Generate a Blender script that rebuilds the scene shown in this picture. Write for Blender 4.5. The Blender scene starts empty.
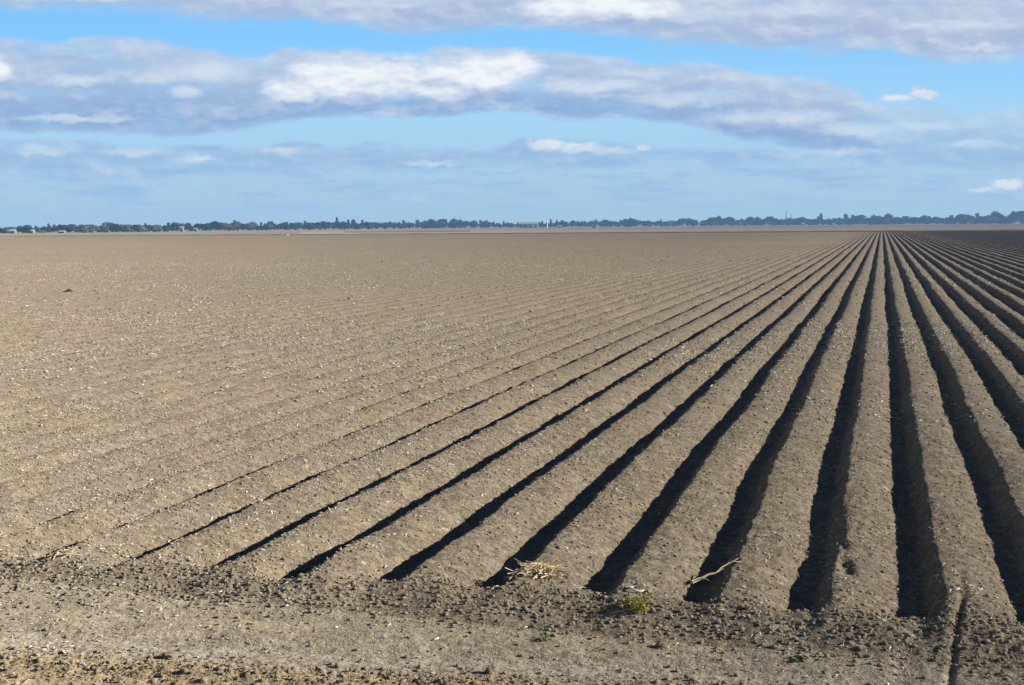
import bpy, math, random
import numpy as np
rad = math.radians
random.seed(7)
RNG = np.random.default_rng(11)
scene = bpy.context.scene
COL = scene.collection

# ------------------------------------------------------------------ camera (world +Y runs along the furrows)
FPX, CAM_H = 1250.0, 3.42
PITCH, ROLL, YAW = math.atan(117 / FPX), rad(0.42), 0.28723
F = np.array([-math.sin(YAW) * math.cos(PITCH), math.cos(YAW) * math.cos(PITCH), -math.sin(PITCH)])
R0 = np.array([math.cos(YAW), math.sin(YAW), 0.0])
U0 = np.cross(R0, F)
RT = R0 * math.cos(ROLL) - U0 * math.sin(ROLL)
UP = U0 * math.cos(ROLL) + R0 * math.sin(ROLL)

def ground_at(px, py, z=-0.1):
    d = F + RT * (px - 512) / FPX + UP * (342.5 - py) / FPX
    t = (z - CAM_H) / d[2]
    return d[0] * t, d[1] * t

def spot(px, dist):
    """world x, y of a far thing seen in the direction px at a given depth"""
    d = F + RT * (px - 512) / FPX + UP * (342.5 - 226) / FPX
    return d[0] * dist, d[1] * dist

SUN_EL, SUN_AZ = 20.8, 80.0          # azimuth clockwise from +Y

# ------------------------------------------------------------------ numpy noise
def _h(ix, iy, seed):
    n = (ix.astype(np.int64) * 374761393 + iy.astype(np.int64) * 668265263 + seed * 1442695041) & 0xFFFFFFFF
    n = ((n ^ (n >> 13)) * 1274126177) & 0xFFFFFFFF
    n = ((n ^ (n >> 16)) * 2246822519) & 0xFFFFFFFF
    return ((n ^ (n >> 15)) & 0xFFFFFF) / float(0xFFFFFF)

def vnoise(x, y, seed=0):
    ix, iy = np.floor(x), np.floor(y)
    fx, fy = x - ix, y - iy
    fx = fx * fx * (3 - 2 * fx); fy = fy * fy * (3 - 2 * fy)
    a, b = _h(ix, iy, seed), _h(ix + 1, iy, seed)
    c, d = _h(ix, iy + 1, seed), _h(ix + 1, iy + 1, seed)
    return ((a + (b - a) * fx) * (1 - fy) + (c + (d - c) * fx) * fy) * 2 - 1

def fbm(x, y, seed=0, octv=3):
    s, a = 0.0, 1.0
    for o in range(octv):
        s = s + a * vnoise(x, y, seed + o * 17); x, y, a = x * 2.03 + 5.1, y * 2.03 + 1.7, a * 0.5
    return s

def lumps(x, y, cell, seed, keep=0.6, rmin=.25, rmax=.62):
    """dome shaped clods: height in units of cell"""
    X, Y = x / cell, y / cell
    ix, iy = np.floor(X), np.floor(Y)
    out = np.zeros_like(X)
    for i in (-1, 0, 1):
        for j in (-1, 0, 1):
            cx, cy = ix + i, iy + j
            px, py = cx + _h(cx, cy, seed), cy + _h(cx, cy, seed + 1)
            r = rmin + (rmax - rmin) * _h(cx, cy, seed + 2) ** 1.5
            d2 = ((X - px) ** 2 + (Y - py) ** 2) / (r * r)
            hh = np.sqrt(np.clip(1 - d2, 0, 1)) * r * (_h(cx, cy, seed + 3) < keep)
            out = np.maximum(out, hh)
    return out

def sstep(a, b, x):
    t = np.clip((x - a) / (b - a), 0, 1)
    return t * t * (3 - 2 * t)

# ------------------------------------------------------------------ the shape of the ground
FIELD_END = 506.0
GROOVES = [   # polyline, half width, depth
    ([(0.80, 12.9), (0.80, 12.1), (0.66, 10.9), (0.50, 9.3), (0.36, 7.6)], 0.030, 0.034),
    ([(-0.41, 15.6), (-0.36, 14.0), (-0.30, 12.9)], 0.045, 0.035),
    ([(-0.30, 12.9), (-0.26, 12.55)], 0.075, 0.06),
    ([(0.42, 11.4), (0.30, 10.4), (0.12, 9.0), (-0.1, 7.5)], 0.17, 0.022),
]
def seg_dist(x, y, p, q):
    dx, dy = q[0] - p[0], q[1] - p[1]
    t = np.clip(((x - p[0]) * dx + (y - p[1]) * dy) / (dx * dx + dy * dy), 0, 1)
    return np.hypot(x - p[0] - t * dx, y - p[1] - t * dy)

CREST = 0.62
def height(x, y, step):
    """step: sampling distance across, octaves finer than it are skipped"""
    xw = x + 0.045 * vnoise(x * 0.45, y * 0.16, 3) + 0.028 * vnoise(x * 1.3, y * 0.75, 4)
    if step < .05: xw = xw + 0.022 * vnoise(x * 3.1, y * 3.0, 5)
    k = np.floor(CREST - xw)                               # ridge index
    q = CREST - xw - k                                     # 0..1 from one sharp shoulder towards the next ridge on the left
    kz = np.zeros_like(k)
    dep = 0.200 + 0.045 * (_h(k, kz, 21) - .5) + 0.016 * vnoise(k * 3.7, y * 0.11, 8)
    dep = dep * (1 - .40 * sstep(3.0, 12, x)) * (1 - .45 * sstep(7, 42, -x))
    foot = 0.20 + 0.05 * (_h(k, kz, 22) - .5)
    rise = 0.35 + 0.05 * (_h(k, kz, 23) - .5)
    left = sstep(0.0, foot, q + .02)
    left = .6 * left + .4 * np.clip(q / foot, 0, 1)
    r = np.clip((q - rise) / (1 - rise), 0, 1)
    prof = np.where(q < rise, 1 - left, 1 - (1 - r) ** 1.85)
    crown = 0.010 * vnoise(x * 1.9, y * 0.5, 12)
    row = -dep * (1 - prof) + crown
    # rows run out into the headland
    ye = 11.20 + 0.24 * vnoise(x * .8 + .3, kz, 37) + 0.16 * vnoise(x * 1.4, kz, 33) + 0.030 * x
    # the furrow mouths are plugged by soil pushed along the headland, then the bank drops to the track
    row = row * (1 - .80 * (1 - sstep(ye - .08, ye + .42 + .28 * vnoise(x * 2.3, y * 2.1, 35), y)))
    w = sstep(ye - 0.95 + .25 * vnoise(x * 2.9, y * 1.7, 34), ye + 0.20, y)
    head = -0.125 + 0.02 * vnoise(x * .5, y * .9, 41)
    # windrow of crumbly soil along the near side of the track and two faint wheel ruts
    tr = y - (9.4365 + 0.115 * x)
    head = head + 0.050 * np.exp(-((tr + .22) / .20) ** 2) * (0.75 + .5 * vnoise(x * 1.7, y * 2, 42))
    head = head - 0.025 * np.exp(-((tr - .42) / .16) ** 2) - 0.02 * np.exp(-((tr - 1.15) / .2) ** 2)
    z = head + (row - head) * w
    # clods
    fade = 1 - .42 * sstep(14, 36, y) - .28 * sstep(50, 112, y) - .2 * sstep(100, 205, y)
    toe = np.exp(-((y - ye + 0.12) / 0.42) ** 2)
    crumb = np.exp(-((tr + .35) / .42) ** 2)
    rough = 0.60 + 0.30 * toe + 0.30 * crumb * (1 - w) - 0.38 * (1 - w) * (1 - toe) * (1 - crumb)
    infur = 1 - prof * w
    if step < .2:  z = z + 0.009 * vnoise(x * 2.6, y * 2.2, 51) + 0.020 * vnoise(x * 3.4, y * 1.1, 56) * sstep(40, 120, y)
    if step < .1:  z = z + 0.008 * fade * rough * vnoise(x * 6.0, y * 5.0, 52)
    if step < .05:
        z = z + 0.007 * fade * rough * vnoise(x * 13, y * 12, 53)
        z = z + 0.17 * fade * rough * lumps(x, y, 0.15, 61, .35) * .15
    if step < .03:
        z = z + 0.30 * rough * lumps(x, y, 0.07, 71, .5) * .07
        z = z + 0.006 * rough * vnoise(x * 24, y * 22, 54)
    near = y < 17
    if np.any(near) and step < .05:
        for pts, hw, dp in GROOVES:
            dd = np.full(x.shape, 9.0)
            for p, q in zip(pts[:-1], pts[1:]):
                dd = np.minimum(dd, seg_dist(x, y, p, q))
            g = dp * np.exp(-(dd / hw) ** 2)
            z = z - g * (.75 + .5 * vnoise(x * 5, y * 3, 36))
    # end of field bank
    z = z + 0.25 * sstep(FIELD_END - 3.5, FIELD_END - 1.0, y) * (1 - sstep(FIELD_END - .6, FIELD_END + 0.9, y))
    return z

# ------------------------------------------------------------------ mesh helpers
def mesh_from(name, verts, tris=None, quads=None):
    me = bpy.data.meshes.new(name)
    verts = np.asarray(verts, np.float32)
    nt = 0 if tris is None else len(tris); nq = 0 if quads is None else len(quads)
    me.vertices.add(len(verts)); me.vertices.foreach_set('co', verts.ravel())
    idx = []
    if nq: idx.append(np.asarray(quads, np.int32).ravel())
    if nt: idx.append(np.asarray(tris, np.int32).ravel())
    idx = np.concatenate(idx)
    me.loops.add(len(idx)); me.loops.foreach_set('vertex_index', idx)
    me.polygons.add(nq + nt)
    st = np.concatenate([np.arange(nq) * 4, nq * 4 + np.arange(nt) * 3]).astype(np.int32)
    me.polygons.foreach_set('loop_start', st)
    me.update(calc_edges=True); me.validate()
    return me

def obj(name, me, mat=None, parent=None, loc=None, smooth=False):
    if mat is not None:
        me.materials.clear(); me.materials.append(mat)
    if smooth: me.polygons.foreach_set('use_smooth', np.ones(len(me.polygons), bool))
    o = bpy.data.objects.new(name, me); COL.objects.link(o)
    if parent: o.parent = parent
    if loc is not None: o.location = loc
    return o

def tag(o, label=None, cat=None, group=None, kind=None):
    if label: o['label'] = label
    if cat: o['category'] = cat
    if group: o['group'] = group
    if kind: o['kind'] = kind
    return o

def empty(name, loc, label, cat, group=None):
    o = bpy.data.objects.new(name, None); COL.objects.link(o); o.location = loc
    o.empty_display_size = .2
    return tag(o, label, cat, group)

class MB:
    """collects tubes, boxes and leaves into one mesh"""
    def __init__(self): self.v, self.q, self.t = [], [], []
    def tube(self, pts, rads, n=5):
        pts = [np.array(p, float) for p in pts]; b = len(self.v)
        for i, p in enumerate(pts):
            a = pts[min(i + 1, len(pts) - 1)] - pts[max(i - 1, 0)]
            a = a / (np.linalg.norm(a) + 1e-9)
            s = np.cross(a, [0.31, 0.52, 0.79]); s /= np.linalg.norm(s) + 1e-9
            t = np.cross(a, s)
            for k in range(n):
                w = 2 * math.pi * k / n
                self.v.append(p + rads[i] * (s * math.cos(w) + t * math.sin(w)))
        for i in range(len(pts) - 1):
            for k in range(n):
                self.q.append((b + i * n + k, b + i * n + (k + 1) % n, b + (i + 1) * n + (k + 1) % n, b + (i + 1) * n + k))
        for base in (b, b + (len(pts) - 1) * n):
            for k in range(1, n - 1): self.t.append((base, base + k, base + k + 1))
    def box(self, x0, x1, y0, y1, z0, z1):
        b = len(self.v)
        for z in (z0, z1):
            for (x, y) in ((x0, y0), (x1, y0), (x1, y1), (x0, y1)): self.v.append(np.array((x, y, z), float))
        for f in ((0, 3, 2, 1), (4, 5, 6, 7), (0, 1, 5, 4), (1, 2, 6, 5), (2, 3, 7, 6), (3, 0, 4, 7)):
            self.q.append(tuple(b + i for i in f))
    def poly(self, pts):
        b = len(self.v); self.v += [np.array(p, float) for p in pts]
        if len(pts) == 4: self.q.append((b, b + 1, b + 2, b + 3))
        else: self.t.append((b, b + 1, b + 2))
    def mesh(self, name): return mesh_from(name, np.array(self.v), self.t or None, self.q or None)

# ------------------------------------------------------------------ material helpers
class NT:
    def __init__(self, tree): self.t = tree; self.n = tree.nodes; self.l = tree.links
    def put(self, sock, v):
        if isinstance(v, bpy.types.NodeSocket): self.l.new(v, sock)
        elif isinstance(v, (int, float)):
            try: sock.default_value = v
            except TypeError: sock.default_value = (v,) * len(sock.default_value)
        else:
            if len(v) == 3 and len(sock.default_value) == 4: v = (*v, 1)
            sock.default_value = v
    def math(self, op, a, b=0.0, c=0.0, clamp=False):
        m = self.n.new('ShaderNodeMath'); m.operation = op; m.use_clamp = clamp
        for i, v in enumerate((a, b, c)): self.put(m.inputs[i], v)
        return m.outputs[0]
    def vmath(self, op, a, b=(0, 0, 0)):
        m = self.n.new('ShaderNodeVectorMath'); m.operation = op
        self.put(m.inputs[0], a); self.put(m.inputs[1], b)
        return m.outputs['Value'] if op in ('LENGTH', 'DOT_PRODUCT') else m.outputs[0]
    def mix(self, f, a, b, mode='MIX'):
        m = self.n.new('ShaderNodeMix'); m.data_type = 'RGBA'; m.blend_type = mode
        self.put(m.inputs[0], f); self.put(m.inputs[6], a); self.put(m.inputs[7], b)
        return m.outputs[2]
    def noise(self, vec, scale, detail=2, rough=.5, dim='3D', out='Fac', dist=0):
        m = self.n.new('ShaderNodeTexNoise'); m.noise_dimensions = dim
        self.put(m.inputs['Vector'], vec); m.inputs['Scale'].default_value = scale
        m.inputs['Detail'].default_value = detail; m.inputs['Roughness'].default_value = rough
        m.inputs['Distortion'].default_value = dist
        return m.outputs[out]
    def voronoi(self, vec, scale, out='Distance', feature='F1', rand=1):
        m = self.n.new('ShaderNodeTexVoronoi'); m.feature = feature
        self.put(m.inputs['Vector'], vec); m.inputs['Scale'].default_value = scale
        m.inputs['Randomness'].default_value = rand
        return m.outputs[out]
    def rng(self, v, a, b, c=0.0, d=1.0, smooth=True):
        m = self.n.new('ShaderNodeMapRange'); m.interpolation_type = 'SMOOTHSTEP' if smooth else 'LINEAR'
        self.put(m.inputs[0], v)
        for i, k in enumerate((a, b, c, d)): self.put(m.inputs[i + 1], k)
        return m.outputs[0]
    def ramp(self, v, stops):
        m = self.n.new('ShaderNodeValToRGB'); self.put(m.inputs[0], v)
        e = m.color_ramp.elements
        while len(e) < len(stops): e.new(.5)
        for el, (p, c) in zip(e, stops): el.position = p; el.color = (*c, 1)
        return m.outputs[0]
    def curve(self, v, pts):
        m = self.n.new('ShaderNodeFloatCurve'); self.put(m.inputs['Value'], v)
        c = m.mapping.curves[0]; m.mapping.use_clip = False
        c.points[0].location = pts[0]; c.points[1].location = pts[-1]
        for p in pts[1:-1]: c.points.new(*p)
        for p in c.points: p.handle_type = 'AUTO_CLAMPED'
        m.mapping.update()
        return m.outputs[0]
    def bump(self, h, dist=.02, strength=1.0, normal=None):
        m = self.n.new('ShaderNodeBump'); m.inputs['Distance'].default_value = dist
        m.inputs['Strength'].default_value = strength; self.put(m.inputs['Height'], h)
        if normal is not None: self.put(m.inputs['Normal'], normal)
        return m.outputs[0]

def new_mat(name):
    m = bpy.data.materials.new(name); m.use_nodes = True
    nt = NT(m.node_tree); b = m.node_tree.nodes['Principled BSDF']
    b.inputs['Roughness'].default_value = 1.0
    b.inputs['Specular IOR Level'].default_value = 0.05
    b.inputs['Diffuse Roughness'].default_value = 1.0
    return m, nt, b

def pos(nt):
    g = nt.n.new('ShaderNodeNewGeometry'); return g.outputs['Position']

def simple(name, col, var=.3, scale=3.0, rough=1.0, obj_space=True, spec=.1):
    m, nt, b = new_mat(name)
    tc = nt.n.new('ShaderNodeTexCoord')
    n = nt.noise(tc.outputs['Object'], scale, 3, .6)
    dark = tuple(c * (1 - var) for c in col); light = tuple(min(1, c * (1 + var)) for c in col)
    nt.put(b.inputs['Base Color'], nt.mix(n, dark, light))
    b.inputs['Roughness'].default_value = rough; b.inputs['Specular IOR Level'].default_value = spec
    return m

def soil_material(name, base, fleck, track=False):
    m, nt, b = new_mat(name)
    P = pos(nt)
    flat = nt.vmath('MULTIPLY', P, (1, 1, 0))
    big = nt.noise(flat, .035, 3, .55)
    mid = nt.noise(flat, .55, 4, .6)
    fine = nt.noise(P, 7.0, 5, .65)
    grain = nt.noise(P, 55.0, 3, .7)
    c0 = tuple(v * .80 for v in base); c1 = tuple(v * 1.20 for v in base)
    c = nt.mix(nt.rng(fine, .3, .7), c0, c1)
    c = nt.mix(nt.rng(mid, .35, .7, 0, .5), c, (base[0] * 1.02, base[1] * .93, base[2] * .86))
    c = nt.mix(nt.rng(big, .38, .66, 0, .7), c, (base[0] * .90, base[1] * .93, base[2] * 1.0))
    c = nt.mix(nt.rng(grain, .52, .78, 0, .5), c, tuple(v * .55 for v in base))
    for sc, k in ((42.0, .44), (16.0, .36), (6.0, .26), (2.2, .15)):
        cc_ = nt.n.new('ShaderNodeSeparateColor'); nt.put(cc_.inputs[0], nt.voronoi(P, sc, out='Color'))
        tone = nt.math('MULTIPLY_ADD', nt.math('SUBTRACT', cc_.outputs[0], .5), k, 1.0)
        c = nt.vmath('SCALE', c); c.node.inputs['Scale'].default_value = 1; nt.put(c.node.inputs['Scale'], tone)
    # the soil turns redder towards the far end of the field
    sy = nt.n.new('ShaderNodeSeparateXYZ'); nt.put(sy.inputs[0], P)
    red = nt.math('MULTIPLY', nt.rng(sy.outputs[1], 60, 420), nt.rng(big, .25, .6, .45, 1.0))
    c = nt.mix(red, c, nt.mix(1.0, c, (.86, .79, .77), 'MULTIPLY'))
    # small pale bits of stubble, in patches
    patch = nt.rng(nt.noise(flat, .22, 3, .6), .35, .72, .15, 1.0)
    for sc, thr, k in ((26.0, .26, .9), (9.0, .22, .85), (3.3, .17, .6), (1.2, .14, .4)):
        v = nt.voronoi(P, sc)
        cc = nt.voronoi(P, sc, out='Color')
        sep = nt.n.new('ShaderNodeSeparateColor'); nt.put(sep.inputs[0], cc)
        on = nt.math('LESS_THAN', sep.outputs[0], .26)
        sz = nt.math('MULTIPLY', sep.outputs[1], thr)
        f = nt.math('MULTIPLY', nt.math('LESS_THAN', v, sz), on)
        f = nt.math('MULTIPLY', f, nt.math('MULTIPLY', patch, k * fleck))
        c = nt.mix(f, c, (.62, .57, .48))
    if track:
        sx = nt.n.new('ShaderNodeSeparateXYZ'); nt.put(sx.inputs[0], P)
        tr = nt.math('SUBTRACT', sx.outputs[1], nt.math('MULTIPLY_ADD', sx.outputs[0], .115, 9.4365))
        wob = nt.math('MULTIPLY_ADD', nt.noise(flat, 1.6, 4, .65), .5, -.25)
        trw = nt.math('ADD', tr, wob)
        # dry, straw-coloured crumbs at the near edge; pale compacted wheel line
        str_ = nt.rng(trw, -.25, .12, 1, 0)
        c = nt.mix(nt.math('MULTIPLY', str_, nt.rng(fine, .38, .62, .25, .95)), c, (base[0] * 1.24, base[1] * 1.10, base[2] * .86))
        pale = nt.math('MULTIPLY', nt.rng(trw, -.05, .15), nt.rng(trw, .35, .8, 1, 0))
        c = nt.mix(nt.math('MULTIPLY', pale, nt.rng(nt.noise(P, 14, 4, .7), .40, .66, 0, .9)), c, (base[0] * 1.35, base[1] * 1.45, base[2] * 1.65))
        c = nt.mix(nt.math('MULTIPLY', nt.rng(trw, .55, 1.1), .35), c, (base[0] * 1.12, base[1] * 1.14, base[2] * 1.10))
    nt.put(b.inputs['Base Color'], c)
    h = nt.math('ADD', nt.math('MULTIPLY', nt.noise(P, 30, 4, .65), 1.0), nt.math('MULTIPLY', nt.noise(P, 9, 3, .6), 1.6))
    nt.put(b.inputs['Normal'], nt.bump(h, .032, .65))
    return m

SOIL = (.238, .200, .142)
M_field = soil_material('ploughed soil', (.222, .182, .128), 1.0)
M_track = soil_material('headland soil', tuple(v * 1.22 for v in SOIL), .8, track=True)

# ------------------------------------------------------------------ field mesh, in bands that get coarser with distance
def ylines(y0, y1, s0, s1):
    ys, y = [y0], y0
    while y < y1 - 1e-6:
        t = (y - y0) / (y1 - y0); y = y + s0 + (s1 - s0) * t; ys.append(y)
    ys = np.array(ys); return y0 + (ys - y0) * (y1 - y0) / (ys[-1] - y0)

B = 1 / 48.0
ZONES = [  # lateral step in units of B, y range, y step, x range
    (1, (6.0, 10.35), (.026, .026), (-13, 4)),
    (1, (10.35, 22.0), (.026, .045), (-21, 6)),
    (2, (22.0, 46.0), (.07, .14), (-44, 11)),
    (4, (46.0, 112.0), (.20, .55), (-104, 22)),
    (4, (112.0, 205.0), (.6, 1.5), (-184, 34)),
    (4, (205.0, FIELD_END + 2), (2.0, 6.0), (-440, 90)),
]
def build_ground():
    lines = []
    for zi, (m, (y0, y1), (s0, s1), (xa, xb)) in enumerate(ZONES):
        ia, ib = int(round(xa * 48 / m)), int(round(xb * 48 / m))
        xs = np.arange(ia, ib + 1) * (B * m)
        lines.append((m, ia, ib, xs, ylines(y0, y1, s0, s1)))
    def zone_mesh(zs):
        verts, quads, tris, base = [], [], [], 0
        prev = None
        for z in zs:
            m, ia, ib, xs, ys = lines[z]
            if prev is not None: ys = ys[1:] if m != prev[0] or True else ys
            X, Y = np.meshgrid(xs, ys)
            Z = height(X.ravel(), Y.ravel(), B * m)
            V = np.stack([X.ravel(), Y.ravel(), Z], 1)
            n, r = len(xs), len(ys)
            i = np.arange(r - 1)[:, None] * n + np.arange(n - 1)[None, :]
            i = i.ravel() + base
            quads.append(np.stack([i, i + 1, i + n + 1, i + n], 1))
            if prev is not None:
                pm, pia, pib, pbase_last = prev
                ratio = m // pm
                lo = max(ia, -(-pia // ratio)); hi = min(ib, pib // ratio)
                k = np.arange(lo, hi)
                c0 = base + k - ia; c1 = c0 + 1
                f0 = pbase_last + k * ratio - pia
                if ratio == 1:
                    quads.append(np.stack([f0, f0 + 1, c1, c0], 1))
                else:
                    tris += [np.stack([f0, f0 + 1, c0], 1), np.stack([f0 + 1, f0 + 2, c1], 1), np.stack([f0 + 1, c1, c0], 1)]
            verts.append(V)
            prev = (m, ia, ib, base + (r - 1) * n)
            base += n * r
        return np.concatenate(verts), np.concatenate(quads), (np.concatenate(tris) if tris else None)
    v, q, t = zone_mesh([0])
    tag(obj('dirt_track', mesh_from('dirt_track', v, t, q), M_track, smooth=True), 'bare trampled dirt headland along the near ends of the furrows', kind='structure')
    # the track's far border is the field's near border
    global ZLAST
    v, q, t = zone_mesh([1, 2, 3, 4, 5])
    return obj('ploughed_field', mesh_from('ploughed_field', v, t, q), M_field, smooth=True)
tag(build_ground(), 'brown ploughed field with long parallel furrows running to the horizon', kind='structure')

# ------------------------------------------------------------------ far ground
def sheet(name, pts, z, mat, label):
    mb = MB(); mb.poly([(x, y, z) for x, y in pts])
    return tag(obj(name, mb.mesh(name), mat), label, kind='structure')

def far_soil(name, a, b_, sx, sy):
    m, nt, b = new_mat(name)
    P = nt.vmath('MULTIPLY', pos(nt), (sx, sy, 0))
    n = nt.noise(P, 1.0, 4, .6)
    nt.put(b.inputs['Base Color'], nt.mix(nt.rng(n, .35, .68), a, b_))
    return m
M_plain = far_soil('bare far soil', (.26, .185, .125), (.20, .150, .110), .004, .012)
M_strip = far_soil('pale green crop strip', (.165, .180, .085), (.21, .205, .11), .01, .03)
M_dark = far_soil('dark worked soil and bank shade', (.085, .062, .052), (.12, .085, .065), .01, .05)  # worked soil of the strip, and shade painted onto the far bank
M_stub = far_soil('pale stubble', (.31, .25, .17), (.26, .20, .14), .006, .02)
sheet('plain', [(-20000, -12000), (20000, -12000), (20000, 30000), (-20000, 30000)], -.36, M_plain, 'flat bare brown plain reaching out to the tree line')
def strip_from_px(name, quad, z, mat, label):
    pts = [ground_at(px, py, z) for px, py in quad]
    return sheet(name, pts, z, mat, label)

# ------------------------------------------------------------------ trees
def leaf_crown(rng, lobes, n, leaf):
    """many small leaf-clump faces spread through ellipsoid lobes"""
    vs, qs = [], []
    wts = np.array([l[3] * l[4] * l[5] for l in lobes]); wts = wts / wts.sum()
    for _ in range(n):
        cx, cy, cz, rx, ry, rz = lobes[rng.choice(len(lobes), p=wts)]
        d = rng.normal(size=3); d /= np.linalg.norm(d)
        r = rng.uniform(.45, 1.08) ** .7
        p = np.array((cx + d[0] * rx * r, cy + d[1] * ry * r, cz + d[2] * rz * r))
        nrm = d + rng.normal(size=3) * .6; nrm /= np.linalg.norm(nrm)
        s = np.cross(nrm, rng.normal(size=3)); s /= np.linalg.norm(s); t = np.cross(nrm, s)
        a, c = leaf * rng.uniform(.8, 1.7), leaf * rng.uniform(.6, 1.2)
        b = len(vs)
        vs += [p - s * a, p - t * c * .8 + nrm * .1 * a, p + s * a, p + t * c]
        qs.append((b, b + 1, b + 2, b + 3))
    return mesh_from('crown', np.array(vs), None, qs)

def trunk_mesh(rng, h, r, lobes):
    mb = MB()
    lean = rng.uniform(-.04, .04, 2) * h
    top = (lean[0], lean[1], h * .62)
    mb.tube([(0, 0, -.3), (lean[0] * .3, lean[1] * .3, h * .25), top], [r, r * .75, r * .45], 7)
    for (cx, cy, cz, rx, ry, rz) in lobes[:5]:
        mb.tube([(lean[0] * .5, lean[1] * .5, h * .36), ((lean[0] + cx) * .5, (lean[1] + cy) * .5, (h * .42 + cz) * .5 + .4), (cx, cy, cz + rz * .3)],
                [r * .5, r * .32, r * .12], 5)
    return mb.mesh('trunk')

def leaf_mat(name, a, b_):
    m, nt, b = new_mat(name)
    oi = nt.n.new('ShaderNodeObjectInfo')
    n = nt.noise(pos(nt), .35, 3, .6)
    c = nt.mix(nt.rng(n, .3, .7), a, b_)
    c = nt.mix(nt.math('MULTIPLY', oi.outputs['Random'], .45), c, (a[0] * .6, a[1] * .65, a[2] * .75))
    nt.put(b.inputs['Base Color'], c); b.inputs['Roughness'].default_value = .8
    return m
M_leaf = leaf_mat('dark gum leaves', (.028, .042, .030), (.050, .066, .042))
M_pale = leaf_mat('pale grey green leaves', (.13, .14, .085), (.19, .19, .12))
M_bark = simple('grey bark', (.075, .065, .055), .35, 1.2)
M_dead = simple('bleached dead wood', (.20, .19, .18), .3, 1.0)

def tree_kind(seed, style, mat):
    rng = np.random.default_rng(seed)
    if style == 'round':
        lobes = [(0, 0, 7.2, 3.2, 3.2, 2.5)]
        for k in range(7):
            a = k * 2.4 + rng.uniform(-.4, .4); rr = rng.uniform(1.8, 3.8)
            lobes.append((math.cos(a) * rr, math.sin(a) * rr, rng.uniform(4.2, 8.2), rng.uniform(1.4, 2.3), rng.uniform(1.4, 2.3), rng.uniform(1.0, 1.7)))
        n, leaf, h = 620, .50, 10.0
    elif style == 'tall':
        lobes = [(rng.uniform(-.9, .9), rng.uniform(-.9, .9), 2.6 + k * 1.35, rng.uniform(1.1, 2.0), rng.uniform(1.1, 2.0), rng.uniform(.9, 1.4)) for k in range(6)]
        n, leaf, h = 520, .45, 10.5
    elif style == 'spire':
        lobes = [(rng.uniform(-.2, .2), rng.uniform(-.2, .2), 1.6 + k * 1.25, .75 - .07 * k, .75 - .07 * k, 1.0) for k in range(8)]
        n, leaf, h = 330, .32, 11.0
    elif style == 'sparse':
        lobes = [(rng.uniform(-1.6, 1.6), rng.uniform(-1.6, 1.6), rng.uniform(3.5, 9.5), rng.uniform(.7, 1.3), rng.uniform(.7, 1.3), rng.uniform(.6, 1.0)) for k in range(8)]
        n, leaf, h = 230, .38, 10.5
    else:  # bush
        lobes = [(rng.uniform(-3, 3), rng.uniform(-2, 2), rng.uniform(1.4, 4.0), rng.uniform(1.6, 2.6), rng.uniform(1.5, 2.3), rng.uniform(1.2, 1.9)) for k in range(7)]
        n, leaf, h = 560, .50, 6.0
    # every kind is normalised to a height of 10
    top = max(l[2] + l[5] for l in lobes); s = 10.0 / top
    lobes = [tuple(v * s for v in l) for l in lobes]
    cr = leaf_crown(rng, lobes, n, leaf * s); cr.materials.append(mat)
    tm = trunk_mesh(rng, h * s * .95, .32 if style != 'spire' else .2, lobes); tm.materials.append(M_bark)
    return tm, cr

KINDS = {
    'round': [tree_kind(s, 'round', M_leaf) for s in (1, 2, 3, 4)],
    'tall': [tree_kind(s, 'tall', M_leaf) for s in (5, 6, 7)],
    'spire': [tree_kind(s, 'spire', M_leaf) for s in (8, 9)],
    'sparse': [tree_kind(s, 'sparse', M_leaf) for s in (10, 11)],
    'bush': [tree_kind(s, 'bush', M_leaf) for s in (12, 13, 14)],
    'pale_bush': [tree_kind(s, 'bush', M_pale) for s in (15, 16)],
    'pale_round': [tree_kind(s, 'round', M_pale) for s in (17, 18)],
    'pale_tall': [tree_kind(s, 'tall', M_pale) for s in (19,)],
}
DX = [-160, 0, 200, 330, 450, 700, 1024, 1180]
DD = [1000, 1120, 1300, 1650, 2050, 2350, 2350, 2400]
def depth_at(px): return float(np.interp(px, DX, DD))
def tree(px, h_px, kind, w=1.0, label=None, group=None, dz=0.0, name='gum_tree'):
    D = depth_at(px) + dz
    x, y = spot(px, D)
    h = h_px * D / FPX * 1.04
    w *= 1.15
    r = random.Random(int(px * 13) + int(dz))
    tm, cr = r.choice(KINDS[kind])
    o = empty(name, (x, y, -.36), label, 'tree', group)
    s = h / 10.0
    o.scale = (s * w, s * w, s); o.rotation_euler.z = r.uniform(0, 6.28)
    for nm, me in (('trunk', tm), ('crown', cr)):
        c = bpy.data.objects.new(nm, me); COL.objects.link(c); c.parent = o
    return o

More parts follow.
